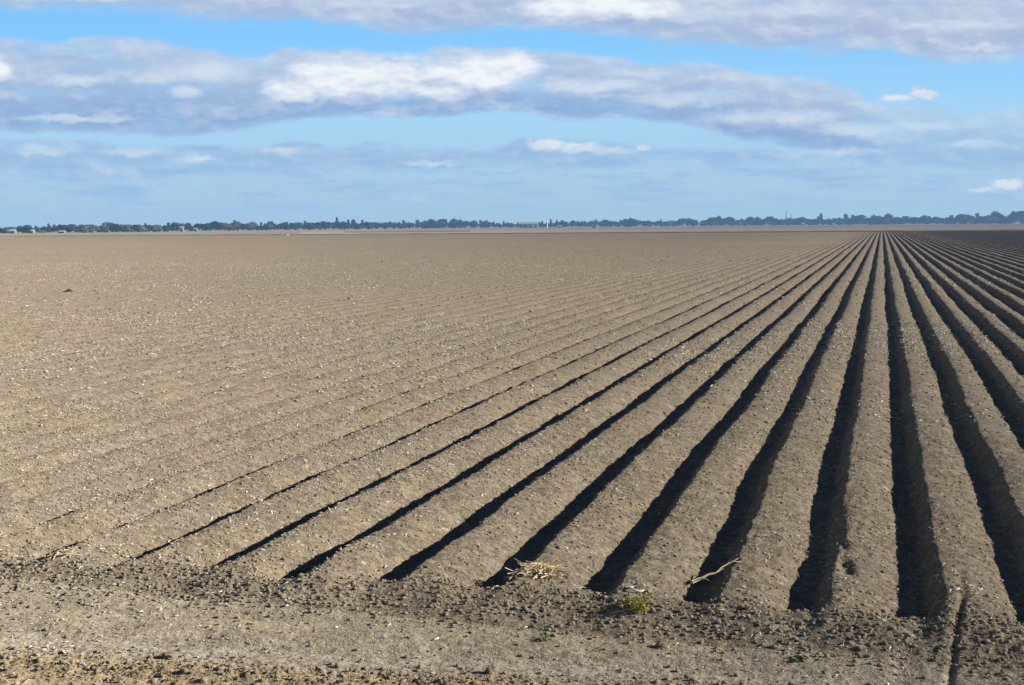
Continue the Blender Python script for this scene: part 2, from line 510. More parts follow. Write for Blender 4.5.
# skyline read off the photograph: direction, height of the tree tops
SKY_X = [-160, 0, 30, 50, 85, 120, 150, 185, 210, 235, 260, 280, 300, 330, 353, 380, 400, 430, 467, 500, 515, 545, 560, 600, 650, 700, 720, 760, 775, 800, 850, 890, 930, 960, 990, 1024, 1180]
SKY_H = [8.0, 7.2, 7.0, 7.5, 8.2, 8.8, 8.0, 8.6, 9.6, 10.0, 7.2, 9.0, 9.4, 10.0, 9.4, 8.0, 7.5, 8.6, 8.2, 7.2, 5.5, 6.5, 7.6, 7.8, 7.2, 7.0, 8.0, 8.2, 8.2, 8.4, 8.8, 9.0, 8.6, 8.8, 9.6, 10.6, 10.5]
STRETCH = [
    (-200, 140, 'low hazy tree in the far left tree line behind the pale green strip', 'low trees behind the pale green strip'),
    (140, 335, 'hazy blue-green tree in the left-centre stretch of the tree line', 'trees in the left-centre stretch of the tree line'),
    (335, 515, 'hazy dark blue tree in the tree line just left of the pale shed', 'trees left of the pale shed'),
    (515, 760, 'upright hazy dark tree in the close row right of the white silo', 'trees right of the white silo'),
    (760, 1250, 'rounded dark tree in the right-hand tree line beyond the furrows', 'trees beyond the right-hand furrows'),
]
SPECIAL = [  # px, height, kind, width, label
    (786, 15.5, 'spire', .55, 'thin bare-looking spire, tallest of the distant trees, left one of a close pair'),
    (791, 12.5, 'spire', .50, 'shorter thin spire just right of the tallest spire in the tree line'),
    (821, 11.5, 'tall', .60, 'slim upright tree standing clear above its neighbours, right of the twin spires'),
    (846, 10.6, 'tall', .9, 'narrow-topped tree rising midway between the slim upright tree and the vanishing furrows'),
    (718.5, 9.8, 'round', .62, 'round-headed tree on a visible stem left of the dark pair beside it'),
    (731, 8.6, 'round', .72, 'compact dark round tree immediately right of the round-headed stemmed tree'),
    (750, 8.6, 'round', .85, 'broad dark tree left of the gap before the twin spires'),
    (888, 10.8, 'round', .75, 'dark clump of a tree where the furrows vanish, behind the pale bush'),
    (924, 8.8, 'round', 1.05, 'dark tree with a flat broad crown, first large one right of the vanishing furrows'),
    (960, 9.6, 'round', .95, 'dome-shaped dark tree between two pale bushes on the right'),
    (977, 10.6, 'tall', 1.0, 'dark upright tree right of the dome-shaped tree, beside pale grey-green bushes'),
    (995, 12.2, 'round', .8, 'tall dark tree just right of the largest pale grey-green tree'),
    (1013, 12.2, 'tall', .8, 'highest loose-crowned tree near the right edge of the tree line'),
    (1020, 12.5, 'round', .9, 'bulky dark tree at the extreme right end of the tree line'),
    (353.5, 9.8, 'round', .5, 'small dark knob-topped tree right of the smoky tall tree'),
    (337, 12.0, 'tall', .5, 'thin tall tree standing highest above the left half of the tree line'),
    (431, 9.2, 'round', .75, 'rounded tree rising above the line left of the pale shed'),
    (550.5, 8.0, 'tall', .6, 'small pointed dark tree directly right of the white silo'),
    (234.5, 10.5, 'pale_tall', .8, 'pale upright tree standing above the left-centre tree line'),
    (48, 9.2, 'tall', .6, 'narrow pointed dark tree in the low far left trees'),
    (27, 8.0, 'bush', .6, 'dark bushy tree beside the pale sheds at far left'),
]
PALE = [
    (886, 6.0, 'pale_bush', .65, 'pale olive bush where the furrows meet the tree line'),
    (971, 6.5, 'pale_bush', .5, 'pale bush below the dome-shaped tree on the right'),
    (988, 8.6, 'pale_round', .75, 'largest pale grey-green tree at the right of the tree line'),
    (996, 6.4, 'pale_round', .62, 'smaller pale grey-green tree leaning against the tall dark one on the right'),
    (269, 7.2, 'pale_round', .9, 'pale greyish tree in the dip of the left-centre tree line'),
    (106, 7.2, 'pale_bush', .8, 'pale grey-green bush at far left above the green strip'),
    (84, 8.0, 'pale_bush', .7, 'greyest pale bush in the far left trees'),
    (124, 7.6, 'pale_bush', .9, 'wide pale bush at the left end of the grey-green clump'),
    (141, 7.0, 'pale_bush', .9, 'pale bush in the middle of the grey-green clump on the left'),
    (157, 7.0, 'pale_bush', .9, 'pale bush at the right end of the grey-green clump on the left'),
    (670, 5.6, 'pale_bush', .6, 'pale green bush in front of the close dark row'),
    (740, 4.6, 'pale_bush', .6, 'low pale green bush between two dark round trees'),
    (842, 4.0, 'pale_bush', .35, 'tiny pale bush at the foot of the right-hand trees'),
]
for px, h, kind, w, lab in SPECIAL: tree(px, h, kind, w, lab, dz=-14, name='gum_tree')
for px, h, kind, w, lab in PALE: tree(px, h, kind, w, lab, dz=-40, name='pale_tree' if kind != 'pale_bush' else 'pale_bush')
rr = random.Random(5)
px = -40.0
while px < 1090:
    hh = float(np.interp(px, SKY_X, SKY_H))
    lab, grp = next((l, g) for a, b, l, g in STRETCH if a <= px < b)
    if px < 140: kind = rr.choice(['bush', 'round', 'round', 'pale_bush', 'tall'])
    elif px < 260: kind = rr.choice(['round', 'tall', 'pale_round', 'round', 'bush'])
    elif px < 700: kind = rr.choice(['tall', 'tall', 'round', 'tall', 'bush'])
    else: kind = rr.choice(['round', 'round', 'bush', 'tall'])
    tree(px, hh * rr.choice([rr.uniform(.55, .85), rr.uniform(.75, 1.12)]), kind, rr.uniform(.65, 1.15), lab, grp, dz=rr.uniform(0, 60))
    px += rr.uniform(3.9, 5.6)
# the lower wood behind, read as one mass
wv, wq, nb = [], [], 0
px = -58.0
while px < 1108:
    hh = float(np.interp(px, SKY_X, SKY_H)) * rr.uniform(.55, .86)
    Dp = depth_at(px) + rr.uniform(110, 190); x, y = spot(px, Dp); s_ = hh * Dp / FPX / 10; ww = rr.uniform(.9, 1.3)
    cr = rr.choice(KINDS['bush'])[1]
    v = np.zeros(len(cr.vertices) * 3, np.float32); cr.vertices.foreach_get('co', v); v = v.reshape(-1, 3) * (s_ * ww, s_ * ww, s_) + (x, y, -.36)
    q = np.zeros(len(cr.loops), np.int32); cr.loops.foreach_get('vertex_index', q)
    wv.append(v); wq.append(q.reshape(-1, 4) + nb); nb += len(v)
    px += rr.uniform(3.6, 5.5)
tag(obj('distant_wood', mesh_from('distant_wood', np.concatenate(wv), None, np.concatenate(wq)), M_leaf), 'dark mass of woodland behind the front trees of the tree line', 'wood', kind='stuff')

# ------------------------------------------------------------------ ground strips between field and trees
strip_from_px('grass_strip', [(-160, 236.1), (60, 235.2), (215, 232.9), (330, 230.5), (170, 231.4), (-160, 234.2)][:4], -.34, M_strip, 'pale green crop strip between the field and the far left trees') if False else None
def band(name, dist0, dist1, px0, px1, z, mat, label):
    pts = [spot(px0, dist0 if not callable(dist0) else dist0(px0)), spot(px1, dist0 if not callable(dist0) else dist0(px1)),
           spot(px1, dist1 if not callable(dist1) else dist1(px1)), spot(px0, dist1 if not callable(dist1) else dist1(px0))]
    return sheet(name, pts, z, mat, label)
band('grass_strip', 575, 1100, -260, 215, -.34, M_strip, 'pale green crop strip between the field and the far left trees')
band('dark_soil_strip', 820, 960, 345, 470, -.34, M_dark, 'thin dark strip of freshly worked soil beyond the field')
band('stubble_strip', 640, 1050, 300, 1140, -.352, M_stub, 'pale stubble strip beyond the dark field edge')

# bank at the far end of the rows, shade painted in as dark soil
mb = MB()
xs = np.linspace(-450, 95, 220)
prof = [(-2.6, -.36), (-1.2, .16), (-.5, .26), (.4, .24), (2.4, -.36)]
for x in xs:
    for dy, dz in prof:
        mb.v.append(np.array((x, FIELD_END + 3.6 + dy + .15 * math.sin(x * .11), dz + (0.07 * math.sin(x * .37) * math.sin(x * .083 + 1) if dz > 0 else 0))))
for i in range(len(xs) - 1):
    for k in range(4):
        a = i * 5 + k; mb.q.append((a, a + 5, a + 6, a + 1))
tag(obj('field_bank', mb.mesh('field_bank'), M_dark, smooth=True), 'low earth bank, painted dark for its shade, along the far end of the furrows', kind='structure')

# ------------------------------------------------------------------ buildings and small far things
M_wall = simple('pale sheet wall', (.22, .24, .25), .08, .5, .6)
M_roof = simple('zinc roof', (.30, .32, .34), .10, .4, .45, spec=.4)
M_white = simple('white paint', (.78, .78, .75), .05, 1.0, .5)
M_glassd = simple('dark opening', (.03, .035, .04), .2, 2.0, .4)
M_conc = simple('pale concrete', (.50, .47, .42), .12, 4.0, .9)

def gable(name, px, D, w, d, hw, hr, label, cat, openings=3, face=None):
    x, y = spot(px, D)
    o = empty(name, (x, y, -.36), label, cat)
    o.rotation_euler.z = YAW if face is None else face
    b = MB(); b.box(-w / 2, w / 2, -d / 2, d / 2, 0, hw)
    for s in (-1, 1): b.poly([(s * w / 2, -d / 2, hw), (s * w / 2, d / 2, hw), (s * w / 2, 0, hr)])
    obj('wall', b.mesh('wall'), M_wall, o)
    r = MB()
    for s in (-1, 1):
        e = .5
        a = (-w / 2 - e, s * (d / 2 + e), hw - .12); c = (w / 2 + e, s * (d / 2 + e), hw - .12)
        t0, t1 = (w / 2 + e, 0, hr + .12), (-w / 2 - e, 0, hr + .12)
        dn = np.array((0, 0, -.09))
        r.poly([a, c, t0, t1]); r.poly([np.array(a) + dn, np.array(c) + dn, np.array(t0) + dn, np.array(t1) + dn])
        r.poly([a, c, np.array(c) + dn, np.array(a) + dn])
    obj('roof', r.mesh('roof'), M_roof, o)
    for k in range(openings):
        ox = -w / 2 + (k + .5) * w / openings; ow = min(w / openings * .28, 2.6)
        m = MB(); m.box(ox - ow, ox + ow, -d / 2 - .06, -d / 2 + .05, .02, hw * .72)
        obj('door', m.mesh('door'), M_glassd, o)
    return o
gable('farm_shed', 528.5, 2020, 31, 14, 6.2, 8.8, 'long pale metal-roofed shed among the distant trees, left of the white silo', 'shed', 4)
gable('farm_shed', 803, 2200, 5.0, 4.5, 3.4, 4.9, 'tiny white hut at the foot of the trees right of the twin spires', 'hut', 1)
gable('farm_shed', 833, 2200, 3.2, 3.2, 2.4, 3.4, 'smallest pale hut at the foot of the trees, right of the tiny white hut', 'hut', 1)
gable('farm_house', 13, 1120, 4.6, 5, 2.4, 3.4, 'pale blue-white farmhouse low among the far left trees', 'house', 2)
gable('farm_shed', 62, 1110, 5.5, 4, 1.6, 2.2, 'low white open shed in the far left trees, just right of the pointed dark tree', 'shed', 2)
gable('farm_house', 31, 1130, 5.5, 5, 2.3, 3.2, 'low buff-walled farmhouse right of the dark bushy tree at far left', 'house', 2)
gable('farm_shed', 182, 1290, 3.2, 4, 4.0, 5.2, 'narrow grey-white shed standing tall between trees on the left', 'shed', 1)
gable('farm_shed', 196, 1260, 2.6, 3, 2.6, 3.6, 'little white hut at the foot of the left-centre trees', 'hut', 1)
gable('farm_shed', 560, 2010, 6.0, 4.5, 2.6, 3.6, 'small pale flat-looking shed a little right of the white silo', 'shed', 1)

# slim white silo
x, y = spot(547.4, 1990)
silo = empty('grain_silo', (x, y, -.36), 'slim white upright silo rising just right of the long pale shed', 'silo')
b = MB(); b.tube([(0, 0, 0), (0, 0, 12.4)], [.75, .75], 16); obj('body', b.mesh('body'), M_white, silo, smooth=False)
b = MB(); b.tube([(0, 0, 12.4), (0, 0, 12.6), (0, 0, 13.8)], [.88, .88, .12], 16); obj('roof', b.mesh('roof'), M_roof, silo)
b = MB()
for s in (-.25, .25): b.tube([(s, -.92, 0), (s, -.92, 12.6)], [.04, .04], 5)
for k in range(24): b.tube([(-.25, -.92, .5 + k * .5), (.25, -.92, .5 + k * .5)], [.03, .03], 4)
obj('ladder', b.mesh('ladder'), M_dead, silo)

# pale posts by a small water gate
def headwall(px, D, w, h, label):
    x, y = spot(px, D); o = empty('water_gate', (x, y, -.2), label, 'water gate'); o.rotation_euler.z = YAW
    for s in (-1, 1):
        b = MB(); b.box(s * w / 2 - .28, s * w / 2 + .28, -.28, .28, 0, h); obj('post', b.mesh('post'), M_conc, o)
    b = MB(); b.box(-w / 2 + .283, w / 2 - .283, -.1, .1, .35, h * .55); obj('gate_panel', b.mesh('gate_panel'), simple('rusty steel', (.16, .08, .06), .3, 2), o)
    b = MB(); b.box(-w / 2 - .4, w / 2 + .4, -.32, .32, -.3, .34); obj('sill', b.mesh('sill'), M_conc, o)
    return o
headwall(284.6, 528, 2.3, .95, 'pair of short pale posts with a rusty panel at the far field edge')
headwall(594.5, 1500, 5.4, 4.4, 'pale pair of posts in front of the dark trees right of the white silo')

# ------------------------------------------------------------------ loose clods and crop residue (uncountable)
ICO_V = None
def ico():
    p = (1 + 5 ** .5) / 2
    v = np.array([(-1, p, 0), (1, p, 0), (-1, -p, 0), (1, -p, 0), (0, -1, p), (0, 1, p), (0, -1, -p), (0, 1, -p), (p, 0, -1), (p, 0, 1), (-p, 0, -1), (-p, 0, 1)], float)
    v /= np.linalg.norm(v[0])
    f = np.array([(0, 11, 5), (0, 5, 1), (0, 1, 7), (0, 7, 10), (0, 10, 11), (1, 5, 9), (5, 11, 4), (11, 10, 2), (10, 7, 6), (7, 1, 8), (3, 9, 4), (3, 4, 2), (3, 2, 6), (3, 6, 8), (3, 8, 9), (4, 9, 5), (2, 4, 11), (6, 2, 10), (8, 6, 7), (9, 8, 1)])
    return v, f
IV, IF = ico()

def clods(P, size):
    n = len(P)
    k = np.arange(n)
    jit = RNG.uniform(.45, 1.40, (n, 12, 1))
    sc = np.stack([RNG.uniform(.75, 1.35, n), RNG.uniform(.75, 1.35, n), RNG.uniform(.40, .8, n)], 1)[:, None, :]
    a = RNG.uniform(0, 6.28, n); ca, sa = np.cos(a)[:, None], np.sin(a)[:, None]
    V = IV[None] * jit * sc * size[:, None, None]
    X = V[..., 0] * ca - V[..., 1] * sa; Y = V[..., 0] * sa + V[..., 1] * ca
    V = np.stack([X, Y, V[..., 2]], -1) + P[:, None, :]
    Fc = IF[None] + (k * 12)[:, None, None]
    return V.reshape(-1, 3), Fc.reshape(-1, 3)

def fan_points(n, y0, y1, power=1.0, lpad=1.2, rpad=1.2):
    y = y0 + (y1 - y0) * RNG.random(n * 3) ** power
    x = RNG.uniform(-.86 * y1 - lpad, .16 * y1 + rpad, n * 3)
    ok = (x > -.86 * y - lpad) & (x < .13 * y + rpad)
    return x[ok], y[ok]

M_clod, nt, b = new_mat('clod soil')
n1 = nt.noise(pos(nt), 6, 3, .6)
nt.put(b.inputs['Base Color'], nt.mix(nt.rng(n1, .35, .65), tuple(v * .84 for v in SOIL), tuple(v * 1.25 for v in SOIL)))
nt.put(b.inputs['Normal'], nt.bump(nt.noise(pos(nt), 60, 3, .6), .01, .8))

PV, PS = [], []
def add_clods(x, y, size, sink=.30):
    z = height(x, y, B if y.max() < 23 else (2 * B if y.max() < 47 else 4 * B))
    PV.append(np.stack([x, y, z + size * (.55 - sink)], 1)); PS.append(size)
x, y = fan_points(16000, 7.2, 22, .9)
k = (y > 10.9) | (RNG.random(len(y)) < .3); x, y = x[k], y[k]
add_clods(x, y, .005 + .018 * RNG.random(len(x)) ** 3.0)
x, y = fan_points(7500, 46, 111, .75)
add_clods(x, y, (.020 + .045 * RNG.random(len(x)) ** 3) * (1 - .5 * sstep(60, 110, y)))
x, y = fan_points(9000, 22, 46, .8)
add_clods(x, y, .011 + .030 * RNG.random(len(x)) ** 3)
x, y = fan_points(7000, 111, 240, .85)
k = y < 204; x, y = x[k], y[k]; zz = height(x, y, 4 * B); sz = (.035 + .06 * RNG.random(len(x)) ** 3) * (1 - .7 * sstep(120, 240, y))
PV.append(np.stack([x, y, zz + sz * .25], 1)); PS.append(sz)
# crumbled soil at the toe of the rows
n = 8000
x = RNG.uniform(-10.5, 2.6, n); y = 10.95 + .03 * x + RNG.normal(0, .42, n)
add_clods(x, y, .005 + .022 * RNG.random(n) ** 2.6)
# windrow at the near edge of the track
n = 5200
x = RNG.uniform(-8.8, 1.6, n); y = 9.4365 + .115 * x - .22 + RNG.normal(0, .2, n)
add_clods(x, y, .004 + .026 * RNG.random(n) ** 4.2)
V, Fc = clods(np.concatenate(PV), np.concatenate(PS))
tag(obj('soil_clods', mesh_from('soil_clods', V, Fc), M_clod), 'loose crumbled soil clods scattered over rows and headland', 'soil clods', kind='stuff')

def slivers(x, y, L, W, zoff=.004):
    """short three sided stalk pieces lying on the soil"""
    n = len(x)
    z = height(x, y, B if y.max() < 23 else (2 * B if y.max() < 47 else 4 * B))
    a = RNG.uniform(0, 6.28, n); tilt = RNG.normal(0, .22, n)
    dx, dy, dz = np.cos(a) * np.cos(tilt), np.sin(a) * np.cos(tilt), np.sin(tilt)
    D = np.stack([dx, dy, dz], 1) * L[:, None] * .5
    S = np.stack([-np.sin(a), np.cos(a), np.zeros(n)], 1) * W[:, None] * .5
    Uu = np.array([0, 0, 1.0])[None] * W[:, None] * .45
    C = np.stack([x, y, z + zoff + W * .25], 1)
    bend = np.array([0, 0, 1.0])[None] * (L * RNG.uniform(-.05, .1, n))[:, None]
    V = np.stack([C - D - S, C - D + S, C - D + Uu, C + bend - S * 1.1, C + bend + S * 1.1, C + bend + Uu * 1.2, C + D - S * .7, C + D + S * .7, C + D + Uu * .7], 1)
    q = np.array([(0, 3, 5, 2), (1, 2, 5, 4), (0, 1, 4, 3), (3, 6, 8, 5), (4, 5, 8, 7), (3, 4, 7, 6)])
    t = np.array([(0, 2, 1), (6, 7, 8)])
    o = (np.arange(n) * 9)[:, None, None]
    return V.reshape(-1, 3), (t[None] + o).reshape(-1, 3), (q[None] + o).reshape(-1, 4)
M_res, nt, b = new_mat('bleached stubble')
n1 = nt.noise(pos(nt), 5, 2, .5)
nt.put(b.inputs['Base Color'], nt.mix(nt.rng(n1, .35, .65), (.30, .24, .155), (.66, .61, .53)))
vs, ts, qs, base = [], [], [], 0
def add_res(x, y, L, W):
    global base
    v, t, q = slivers(x, y, L, W); vs.append(v); ts.append(t + base); qs.append(q + base); base += len(v)
def patchy(x, y, seed):
    p = -.05 + 1.3 * fbm(x * .28, y * .17, seed, 3); k = RNG.random(len(x)) < np.clip(.35 + .6 * p, .06, 1); return x[k], y[k]
x, y = patchy(*fan_points(24000, 7.3, 22, .85), 91)
add_res(x, y, .012 + .06 * RNG.random(len(x)) ** 2.6, .006 + .016 * RNG.random(len(x)) ** 2.5)
x, y = patchy(*fan_points(24000, 22, 46, .75), 92)
add_res(x, y, .04 + .10 * RNG.random(len(x)) ** 2, .010 + .026 * RNG.random(len(x)) ** 2.2)
x, y = patchy(*fan_points(18000, 46, 110, .8), 93)
add_res(x, y, .07 + .16 * RNG.random(len(x)) ** 2, .022 + .04 * RNG.random(len(x)) ** 2)
# a few denser sprinkles of pale scraps
for (cx, cy, sx, sy, n) in [(205, 555, .25, .35, 40), (500, 436, .5, .9, 60), (345, 548, .3, .3, 30), (290, 515, .3, .4, 30), (965, 590, .14, .2, 26), (800, 530, .2, .5, 24),
                            (220, 305, 2.5, 5, 160), (150, 365, 2, 2.5, 110), (250, 380, 2, 2.2, 120), (700, 350, .8, 2.5, 70), (80, 415, 1.2, 1.2, 50)]:
    gx, gy = ground_at(cx, cy, -.02)
    x = gx + RNG.normal(0, sx, n); y = gy + RNG.normal(0, sy, n); sc = max(1, gy / 14)
    add_res(x, y, (.025 + .05 * RNG.random(n)) * sc, (.008 + .012 * RNG.random(n)) * sc)
tag(obj('crop_residue', mesh_from('crop_residue', np.concatenate(vs), np.concatenate(ts), np.concatenate(qs)), M_res), 'bleached scraps of stubble strewn over the furrows', 'crop residue', kind='stuff')

# dry grass bits among the crumbs at the near edge of the track
n = 3200
x = RNG.uniform(-8.8, 1.4, n); y = 9.4365 + .115 * x - .25 + RNG.normal(0, .22, n)
k = vnoise(x * 1.3, y * 2.0, 97) > -.35; x, y = x[k], y[k]
v, t, q = slivers(x, y, .02 + .05 * RNG.random(len(x)), .003 + .005 * RNG.random(len(x)), .006)
tag(obj('dry_grass', mesh_from('dry_grass', v, t, q), simple('dry grass', (.36, .27, .15), .3, 9)), 'short dry golden grass bits along the near edge of the dirt track', 'dry grass', kind='stuff')

# ------------------------------------------------------------------ single things on the ground
M_straw = simple('dry straw', (.47, .37, .23), .25, 14)
M_yel = simple('yellow petals', (.42, .36, .03), .35, 30)
M_grn = simple('weed green', (.12, .17, .05), .35, 30)
M_stem = simple('weed stem', (.16, .17, .07), .3, 20)
def gz(x, y): return float(height(np.array([x]), np.array([y]), B)[0])

def straw_heap(px, py, r, n, Lm, label):
    x0, y0 = ground_at(px, py, -.1); rg = random.Random(int(px)); mb = MB(); z0 = gz(x0, y0)
    for k in range(n):
        a = rg.gauss(0, .8) + (0.5 if k % 3 else 2.2); L = Lm * rg.uniform(.4, 1.2)
        cx, cy = rg.gauss(0, r), rg.gauss(0, r * .7)
        base_ = gz(x0 + cx, y0 + cy) - z0 + .012 + abs(rg.gauss(0, .022))
        dx, dy, dz = math.cos(a) * L / 2, math.sin(a) * L / 2, rg.gauss(.0, .14) * L
        w = .0025 + .0035 * rg.random()
        mb.tube([(cx - dx, cy - dy, base_ - dz + .004), (cx, cy, base_ + .012), (cx + dx, cy + dy, base_ + dz + .004)], [w, w, w * .6], 5)
    return tag(obj('straw_tuft', mb.mesh('straw_tuft'), M_straw, loc=(x0, y0, z0)), label, 'straw')
straw_heap(540, 581, .13, 120, .27, 'tangled tuft of golden dry straw lying at the mouth of a furrow')
straw_heap(60, 566, .07, 16, .24, 'thin sprinkle of straw at the end of the leftmost dark furrow')
straw_heap(345, 548 - 40, .05, 5, .16, 'few loose straws on a ridge at the left, near white scraps') if False else None

def weed(px, py, r, h, n, label, cat, yellow=False, cx_sc=1.0):
    x0, y0 = ground_at(px, py, -.12); rg = random.Random(int(px * 3)); z0 = gz(x0, y0)
    o = empty('weed', (x0, y0, z0), label, cat)
    st, lf, fl = MB(), MB(), MB()
    for k in range(n):
        a = rg.uniform(0, 6.28); d = r * math.sqrt(rg.random()); hx, hy = math.cos(a) * d * cx_sc, math.sin(a) * d
        hz = h * rg.uniform(.45, 1.0)
        bx, by = hx * .5, hy * .5
        st.tube([(bx, by, -.02), ((bx + hx) / 2, (by + hy) / 2, hz * .6), (hx, hy, hz)], [.0035, .003, .0018], 4)
        for j in range(5):
            t = rg.uniform(.3, 1.0); p = np.array((bx + (hx - bx) * t, by + (hy - by) * t, hz * t))
            w = rg.uniform(0, 6.28); L = rg.uniform(.018, .042); dr = np.array((math.cos(w), math.sin(w), rg.uniform(-.1, .7))); s = np.array((-math.sin(w), math.cos(w), .2)) * L * .28
            up = np.array((0, 0, .006))
            tgt = fl if (yellow and rg.random() < .72) else lf
            tgt.poly([p, p + dr * L * .5 - s, p + dr * L - up, p + dr * L * .5 + s + up])
    obj('stem', st.mesh('stem'), M_stem, o); obj('leaves', lf.mesh('leaves'), M_grn, o)
    if fl.v: obj('yellow_flowers', fl.mesh('yellow_flowers'), M_yel, o)  # the weed's yellow flowers, shaped like its leaves
    return o
weed(636, 618, .15, .14, 46, 'yellow-green weed growing at the end of a ridge beside the dirt track', 'weed', True, 1.2)
weed(797, 661, .07, .035, 16, 'small flat green weed on the dirt track, right of the yellow weed', 'weed')
weed(545, 640, .09, .03, 10, 'faint green seedlings on the dirt track left of the yellow weed', 'weed')

# dry stalk lying across a furrow mouth
xa, ya = ground_at(692, 574, -.03); xb, yb = ground_at(738, 565, -.03)
mb = MB(); pts = []
za, zb = gz(xa, ya), gz(xb, yb)
for k in range(9):
    t = k / 8; zz = za + (zb - za) * t + .05 - .02 * math.sin(t * 3.1) + .008 * math.sin(k * 2.7)
    qx, qy = xa + (xb - xa) * t + .012 * math.sin(k * 1.9), ya + (yb - ya) * t + .02 * math.sin(k * 1.3)
    pts.append((qx, qy, max(zz, gz(qx, qy) + .03)))
mb.tube(pts, [.016, .015, .014, .011, .010, .008, .007, .005, .003], 7)
for k in (0, 1, 2, 4, 6):
    p = np.array(pts[k]); mb.tube([p, p + (.05, .06 * (-1) ** k, .03), p + (.13, .1 * (-1) ** k, .012)], [.006, .005, .003], 5)
tag(obj('dry_stalk', mb.mesh('dry_stalk'), M_straw), 'long bent dry stalk bridging the mouth of a dark furrow', 'stalk')

# curled bleached leaf
x0, y0 = ground_at(637, 592, -.03); z0 = gz(x0, y0); mb = MB()
pts = [(.075 * math.cos(a), .075 * math.sin(a), .03 + .012 * math.sin(2 * a)) for a in np.linspace(.4, 6.0, 14)]
mb.tube(pts, [.004] + [.010] * 12 + [.004], 5)
tag(obj('curled_leaf', mb.mesh('curled_leaf'), simple('bleached leaf', (.62, .60, .54), .15, 20), loc=(x0, y0, z0)), 'curled white dead leaf on the ridge just above the yellow weed', 'leaf')

# larger single lumps
def lump(px, py, r, label, seed, zref=-.05):
    x0, y0 = ground_at(px, py, zref); rg = np.random.default_rng(seed)
    step = B if y0 < 22 else 4 * B
    z0 = float(height(np.array([x0]), np.array([y0]), step)[0])
    import bmesh
    bm = bmesh.new(); bmesh.ops.create_icosphere(bm, subdivisions=3, radius=1)
    for v in bm.verts:
        c = np.array(v.co); f = 1 + .25 * float(vnoise(np.array([c[0] * 1.7 + seed]), np.array([c[1] * 1.7 + c[2] * 2.3]), seed)[0]) + .1 * float(vnoise(np.array([c[0] * 5 + c[2] * 3]), np.array([c[1] * 5]), seed + 3)[0])
        v.co = (c[0] * r * f * 1.15, c[1] * r * f, c[2] * r * f * .75)
    me = bpy.data.meshes.new('earth_lump'); bm.to_mesh(me); bm.free()
    return tag(obj('earth_lump', me, M_clod, loc=(x0, y0, z0 + r * .3)), label, 'clod')
lump(70.5, 292, .22, 'single dark lump of earth standing out in the smooth left part of the field', 3)
lump(170, 656, .055, 'largest crumbly clod in the pale ridge at the lower left', 4, -.12)
lump(492, 672, .05, 'dark-sided clod on the near edge of the dirt track, below the straw tuft', 5, -.12)
lump(661, 651, .045, 'isolated clod on the dirt track below the yellow weed', 6, -.15)

# ------------------------------------------------------------------ haze
mb = MB(); mb.box(-3400, 1500, -60, 3300, -1.5, 46)
hz = obj('haze', mb.mesh('haze'))
m = bpy.data.materials.new('haze'); m.use_nodes = True
m.node_tree.nodes.clear()
nt = NT(m.node_tree)
out = nt.n.new('ShaderNodeOutputMaterial'); pv = nt.n.new('ShaderNodeVolumePrincipled')
HAZE = 1.35e-4
pv.inputs['Density'].default_value = HAZE; pv.inputs['Color'].default_value = (.32, .61, 1.0, 1); pv.inputs['Anisotropy'].default_value = .0
nt.l.new(pv.outputs[0], out.inputs['Volume'])
hz.data.materials.append(m)
tag(hz, 'pale blue distance haze over the plain', 'haze', kind='stuff')

# ------------------------------------------------------------------ sky: Nishita sky with clouds by direction
world = bpy.data.worlds.new('World'); scene.world = world; world.use_nodes = True
wt = NT(world.node_tree); world.node_tree.nodes.clear()
wout = wt.n.new('ShaderNodeOutputWorld')
tc = wt.n.new('ShaderNodeTexCoord'); D = tc.outputs['Generated']
sep = wt.n.new('ShaderNodeSeparateXYZ'); wt.put(sep.inputs[0], D)
az = wt.math('ADD', wt.math('ARCTAN2', sep.outputs[0], sep.outputs[1]), YAW)
az = wt.math('SUBTRACT', wt.math('PINGPONG', wt.math('ADD', az, .62 + 4 * 1.24), 1.24), .62)
el = wt.math('ARCSINE', sep.outputs[2])
tanu = wt.math('TANGENT', az)
UX = wt.math('MULTIPLY', tanu, 1250.0)                                    # azimuth in 1/1250 units
VY = wt.math('MULTIPLY', wt.math('DIVIDE', wt.math('TANGENT', wt.math('MINIMUM', el, 1.2)), wt.math('COSINE', az)), 1250.0)   # elevation, same unit
def hor(px): return 225.6 - (px - 512) * .0073
sky = wt.n.new('ShaderNodeTexSky'); sky.sky_type = 'NISHITA'; sky.sun_disc = False
sky.sun_elevation = rad(SUN_EL); sky.sun_rotation = rad(SUN_AZ)
sky.air_density = .4; sky.dust_density = .1; sky.ozone_density = 3.0; sky.altitude = 300

comb = wt.n.new('ShaderNodeCombineXYZ'); wt.put(comb.inputs[0], UX); wt.put(comb.inputs[1], VY)
UV = comb.outputs[0]
st = wt.vmath('MULTIPLY', UV, (1 / 110, 1 / 44, 0))
w1 = wt.noise(st, 1.0, 5, .58, out='Color')
w2 = wt.noise(wt.vmath('MULTIPLY', UV, (1 / 26, 1 / 14, 0)), 1.0, 4, .6, out='Color')
warp = wt.vmath('ADD', wt.vmath('MULTIPLY', wt.vmath('SUBTRACT', w1, (.5, .5, .5)), (70, 22, 0)),
                wt.vmath('MULTIPLY', wt.vmath('SUBTRACT', w2, (.5, .5, .5)), (14, 8, 0)))
UVW = wt.vmath('ADD', UV, warp)
s2 = wt.n.new('ShaderNodeSeparateXYZ'); wt.put(s2.inputs[0], UVW)
Uw, Vw = s2.outputs[0], s2.outputs[1]
XA, XB = -1100.0, 1100.0
un = wt.math('DIVIDE', wt.math('SUBTRACT', UX, XA), XB - XA)
